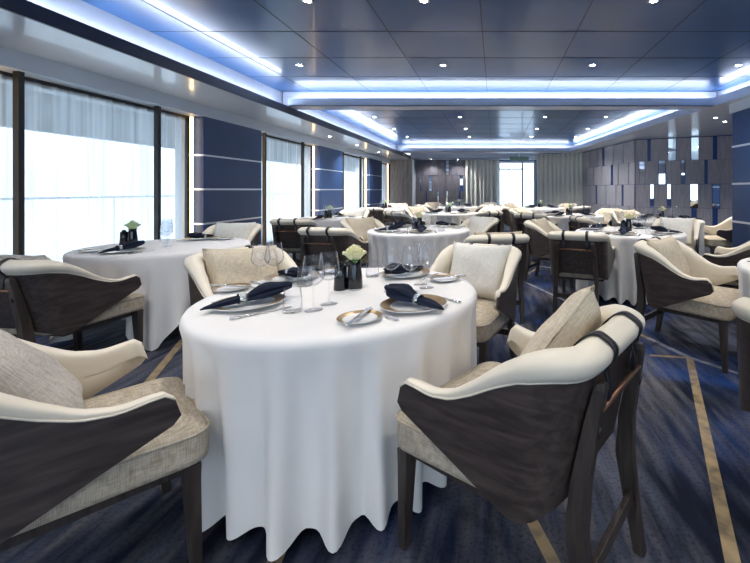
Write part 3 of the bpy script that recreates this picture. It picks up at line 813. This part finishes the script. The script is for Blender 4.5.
def put(kind, x, y, z, ang, lab, tdesc, tilt=None):
    B = {'dinner_plate': (b_plate, 'plate', 'dinner plates'), 'side_plate': (b_side, 'plate', 'side plates'), 'napkin': (b_napkin, 'napkin', 'navy napkins'),
         'napkin_ring': (b_ring, 'napkin ring', 'napkin rings'), 'table_knife': (b_knife, 'knife', 'table knives'), 'table_fork': (b_fork, 'fork', 'table forks'),
         'wine_glass': (b_wine, 'wine glass', 'wine glasses'), 'wine_far': (b_wine_far, 'wine glass', 'wine glasses'), 'tumbler': (b_tumbler, 'glass', 'water tumblers'),
         'vase': (b_vase, 'vase', 'black vases'), 'mill': (b_cruet, 'salt mill', 'black mills'), 'rose': (bR, 'flower', 'roses'), 'green_rose': (bG, 'flower', 'roses')}[kind]
    return place(kind, B[0], (x, y, z), ang, '%s %s' % (lab, tdesc), B[1], B[2], tilt)
def setting(key, ang, where, pr=.44, detail=2, plate=None, side=None, glasses=((.30, -.10), (.22, -.17)), tumb=(.14, -.25)):
    """ang = direction a guest at this place looks (world degrees)"""
    X, Y, desc = TB[key]; f = Vector((cos(R(ang)), sin(R(ang)))); l = Vector((-f.y, f.x)); a = R(ang)
    P = Vector(plate) if plate else Vector((X, Y))-f*pr
    at = 'at the %s of the %s' % (where, desc)
    put('dinner_plate', P.x, P.y, ZT, a, 'white dinner plate with bronze rim', at)
    rr = random.Random(hash((key, where)) & 0 or int(abs(X*100+ang*7))); na = a+rr.uniform(-.12, .12)
    put('napkin', P.x, P.y, ZT+.019, na, 'navy napkin folded on the plate', at)
    if detail >= 1:
        q = P-Vector((cos(na), sin(na)))*.028
        put('napkin_ring', q.x, q.y, ZT+.036, na, 'silver ring round the napkin', at, (0, pi/2))
    s = Vector(side) if side else P+l*.235+f*.02
    put('side_plate', s.x, s.y, ZT, 0, 'small white side plate with bronze rim', at)
    if detail >= 1:
        put('table_knife', s.x, s.y, ZT+.0165, a+R(-55), 'butter knife resting across the side plate', at)
        k = P-l*.165+f*.0; put('table_knife', k.x, k.y, ZT, a, 'silver table knife right of the plate', at)
        k = P+l*.155; put('table_fork', k.x, k.y, ZT, a, 'silver table fork left of the plate', at)
    g = 'wine_glass' if detail == 2 else 'wine_far'
    for (fx, fl), nm in zip(glasses, ('inner', 'outer')):
        q = P+f*fx+l*fl; put(g, q.x, q.y, ZT, 0, '%s wine glass of the pair' % nm, at)
    if tumb:
        q = P+f*tumb[0]+l*tumb[1]; put('tumbler', q.x, q.y, ZT, 0, 'short clear water tumbler', at)
def centre(key, dx=0, dy=0, rose='rose', mill=True):
    X, Y, desc = TB[key]; on = 'at the centre of the %s' % desc
    put('vase', X+dx, Y+dy, ZT, 0, 'small black tapered vase', on)
    put(rose, X+dx, Y+dy, ZT+.160, 0, '%s rose in the black vase' % ('cream yellow' if rose == 'rose' else 'pale green'), on)
    if mill: put('mill', X+dx-.066, Y+dy-.012, ZT, 0, 'black salt mill beside the vase', on)

table('T1', -.728, 1.955, 'foreground table', seed=1)
table('T2', -2.95, 3.6, 'left window table', rot=-14, sq=True)
table('T3', -.962, 5.1, 'second middle table', rot=70, seed=2)
table('T4', 1.62, 4.85, 'right aisle table', rot=30, seed=2)
table('T7', 2.23, 2.45, 'right edge table', rot=100, seed=1)
table('T6', 2.82, 6.75, 'panelled wall table', rot=140, seed=1)
table('T5', 1.5, 7.95, 'second aisle table', rot=200, seed=2)
table('T9', -2.93, 7.1, 'second window table', rot=31, sq=True)
table('T12', -2.95, 10.8, 'third window table', rot=31, sq=True)
table('T13', -1.0, 8.8, 'third middle table', rot=11, seed=2)
table('T14', -1.1, 12.2, 'farthest middle table', rot=50, seed=1)
table('T15', 1.3, 11.3, 'right drape table', rot=250, seed=2)

# foreground table, each place
setting('T1', 48, 'front left', plate=(-1.06, 1.725), side=(-1.31, 1.99), glasses=((.24, -.235), (.155, -.275)), tumb=(.09, -.23))
setting('T1', 140, 'front right', plate=(-.345, 1.70), side=(-.515, 1.525), glasses=((.30, -.10), (.22, -.155)), tumb=None)
setting('T1', -112, 'back right', plate=(-.52, 2.335), side=(-.275, 2.20), glasses=((.16, .20), (.21, .27)), tumb=(.10, -.16))
setting('T1', -33, 'back left', plate=(-1.13, 2.23), side=(-.96, 2.42), glasses=((.075, -.14), (.04, -.19)), tumb=(.20, -.05))
TB['T1c'] = (-.705, 2.01, TB['T1'][2]); centre('T1c')
setting('T2', 88, 'near left', plate=(-2.98, 3.2), side=(-3.24, 3.22), tumb=None)
setting('T2', -88, 'far', plate=(-2.95, 4.02))
TB['T2c'] = (-3.28, 3.62, TB['T2'][2]); centre('T2c', rose='green_rose')
for k, angs, det in (('T3', ((45, 'near left'), (103, 'near right'), (-135, 'far right'), (-35, 'far left')), 1),
                     ('T4', ((65, 'near left'), (141, 'near right'), (-125, 'far right'), (-28, 'far left')), 1),
                     ('T7', ((50, 'near left'), (-50, 'far left')), 1),
                     ('T6', ((165, 'right'), (15, 'left'), (-75, 'far'), (90, 'near')), 0),
                     ('T5', ((50, 'near left'), (-140, 'far right'), (-40, 'far left'), (130, 'near right')), 0),
                     ('T9', ((88, 'near'), (-90, 'far')), 0), ('T12', ((90, 'near'), (-90, 'far')), 0),
                     ('T13', ((45, 'near left'), (135, 'near right'), (-45, 'far left'), (-135, 'far right')), 0),
                     ('T14', ((45, 'near left'), (135, 'near right'), (-45, 'far left'), (-135, 'far right')), 0),
                     ('T15', ((45, 'near left'), (135, 'near right'), (-45, 'far left'), (-135, 'far right')), 0)):
    for a, wn in angs: setting(k, a, wn, detail=det)
    centre(k, rose='rose' if k in ('T4', 'T6', 'T3') else 'green_rose')

# ------------------------------------------------------------------ chairs
chair(.065, 1.43, 144, 'armchair in the right foreground with its back to us', 'A', roll=34, slide=-.02, base=-.05, tilt=30, plabel='sand beige cushion poking above the back of the right foreground chair', lift=.05)
chair(-1.36, 1.27, 48, 'armchair in the left foreground cut by the picture edge', 'C', base=.02, tilt=36, slide=.03, plabel='big grey beige cushion in the left foreground chair')
chair(-2.93, 2.72, 84, 'dark armchair at the near side of the left window table', 'C')
chair(-3.16, 4.62, -88, 'cream armchair facing us in front of the first striped pillar', 'B')
chair(-1.54, 2.60, -33, 'cream armchair at the back left of the foreground table', 'A', roll=-4)
chair(-.20, 2.70, -112, 'cream armchair at the back right of the foreground table', 'B')
chair(-.03, 4.05, 103, 'strapped armchair with its back to us behind the foreground table', 'A')
chair(-1.86, 4.74, 80, 'armchair with two straps behind the cream rose', None)
chair(-1.72, 5.60, -35, 'armchair at the far left of the second middle table', 'A')
chair(-.38, 5.85, -135, 'armchair at the far right of the second middle table', 'B')
chair(.93, 4.28, 68, 'dark armchair with two straps in the centre of the aisle side, back to us', None)
chair(.84, 5.42, -28, 'dark armchair side-on at the far left of right aisle table', 'A')
chair(1.55, 3.10, -46, 'large dark armchair side-on between two right tables', 'A')
chair(1.36, 1.62, 50, 'armchair sliver at the right picture edge in front of the white cloth', None)
chair(2.36, 3.95, 141, 'armchair facing left at the right edge below blue pillar', 'A')
chair(2.45, 5.50, -125, 'armchair facing us beyond the right aisle table', 'B')
chair(3.73, 6.50, 170, 'armchair with curved back beside the blue right pillar', None)
chair(1.62, 6.35, 12, 'dark side-on armchair behind the glasses of the right table', None)
chair(2.65, 7.75, -78, 'cream armchair before the grey panelled wall', 'A')
chair(.75, 7.35, 62, 'strapped armchair at the near side of the second aisle table', 'A')
chair(2.3, 8.55, -142, 'cream armchair at the far right of the second aisle table', 'A')
chair(.75, 8.75, -40, 'cream armchair at the far left of the second aisle table', 'A')
chair(.40, 10.5, 28, 'small dark side-on armchair in front of the glazed door', None)
chair(2.05, 12.05, -135, 'distant cream armchair in front of the right drape', 'A')
chair(.60, 12.1, -45, 'distant cream armchair left of the right drape', 'A')
chair(2.05, 10.5, 135, 'distant dark armchair at the near right of the drape table', None)
chair(-2.93, 6.05, 88, 'dark armchair with straps beyond the first striped pillar, back to us', None)
chair(-2.95, 8.15, -90, 'pale armchair facing us before the second striped pillar', 'B')
chair(-2.95, 9.75, 90, 'armchair with its back to us by the second striped pillar', None)
chair(-2.95, 11.85, -90, 'armchair facing us at the farthest window table', 'B')
for (x, y, a, l, p) in ((-1.78, 8.05, 44, 'near left', None), (-.28, 7.98, 131, 'near right', None), (-1.75, 9.58, -46, 'far left', 'A'), (-.25, 9.6, -133, 'far right', 'B')):
    chair(x, y, a, 'armchair at the %s of the third middle table' % l, p)
for (x, y, a, l, p) in ((-1.85, 11.5, 44, 'near left', None), (-.36, 11.45, 131, 'near right', None), (-1.85, 12.95, -46, 'far left', 'A'), (-.35, 12.95, -133, 'far right', 'B')):
    chair(x, y, a, 'distant armchair at the %s of the last middle table' % l, p)
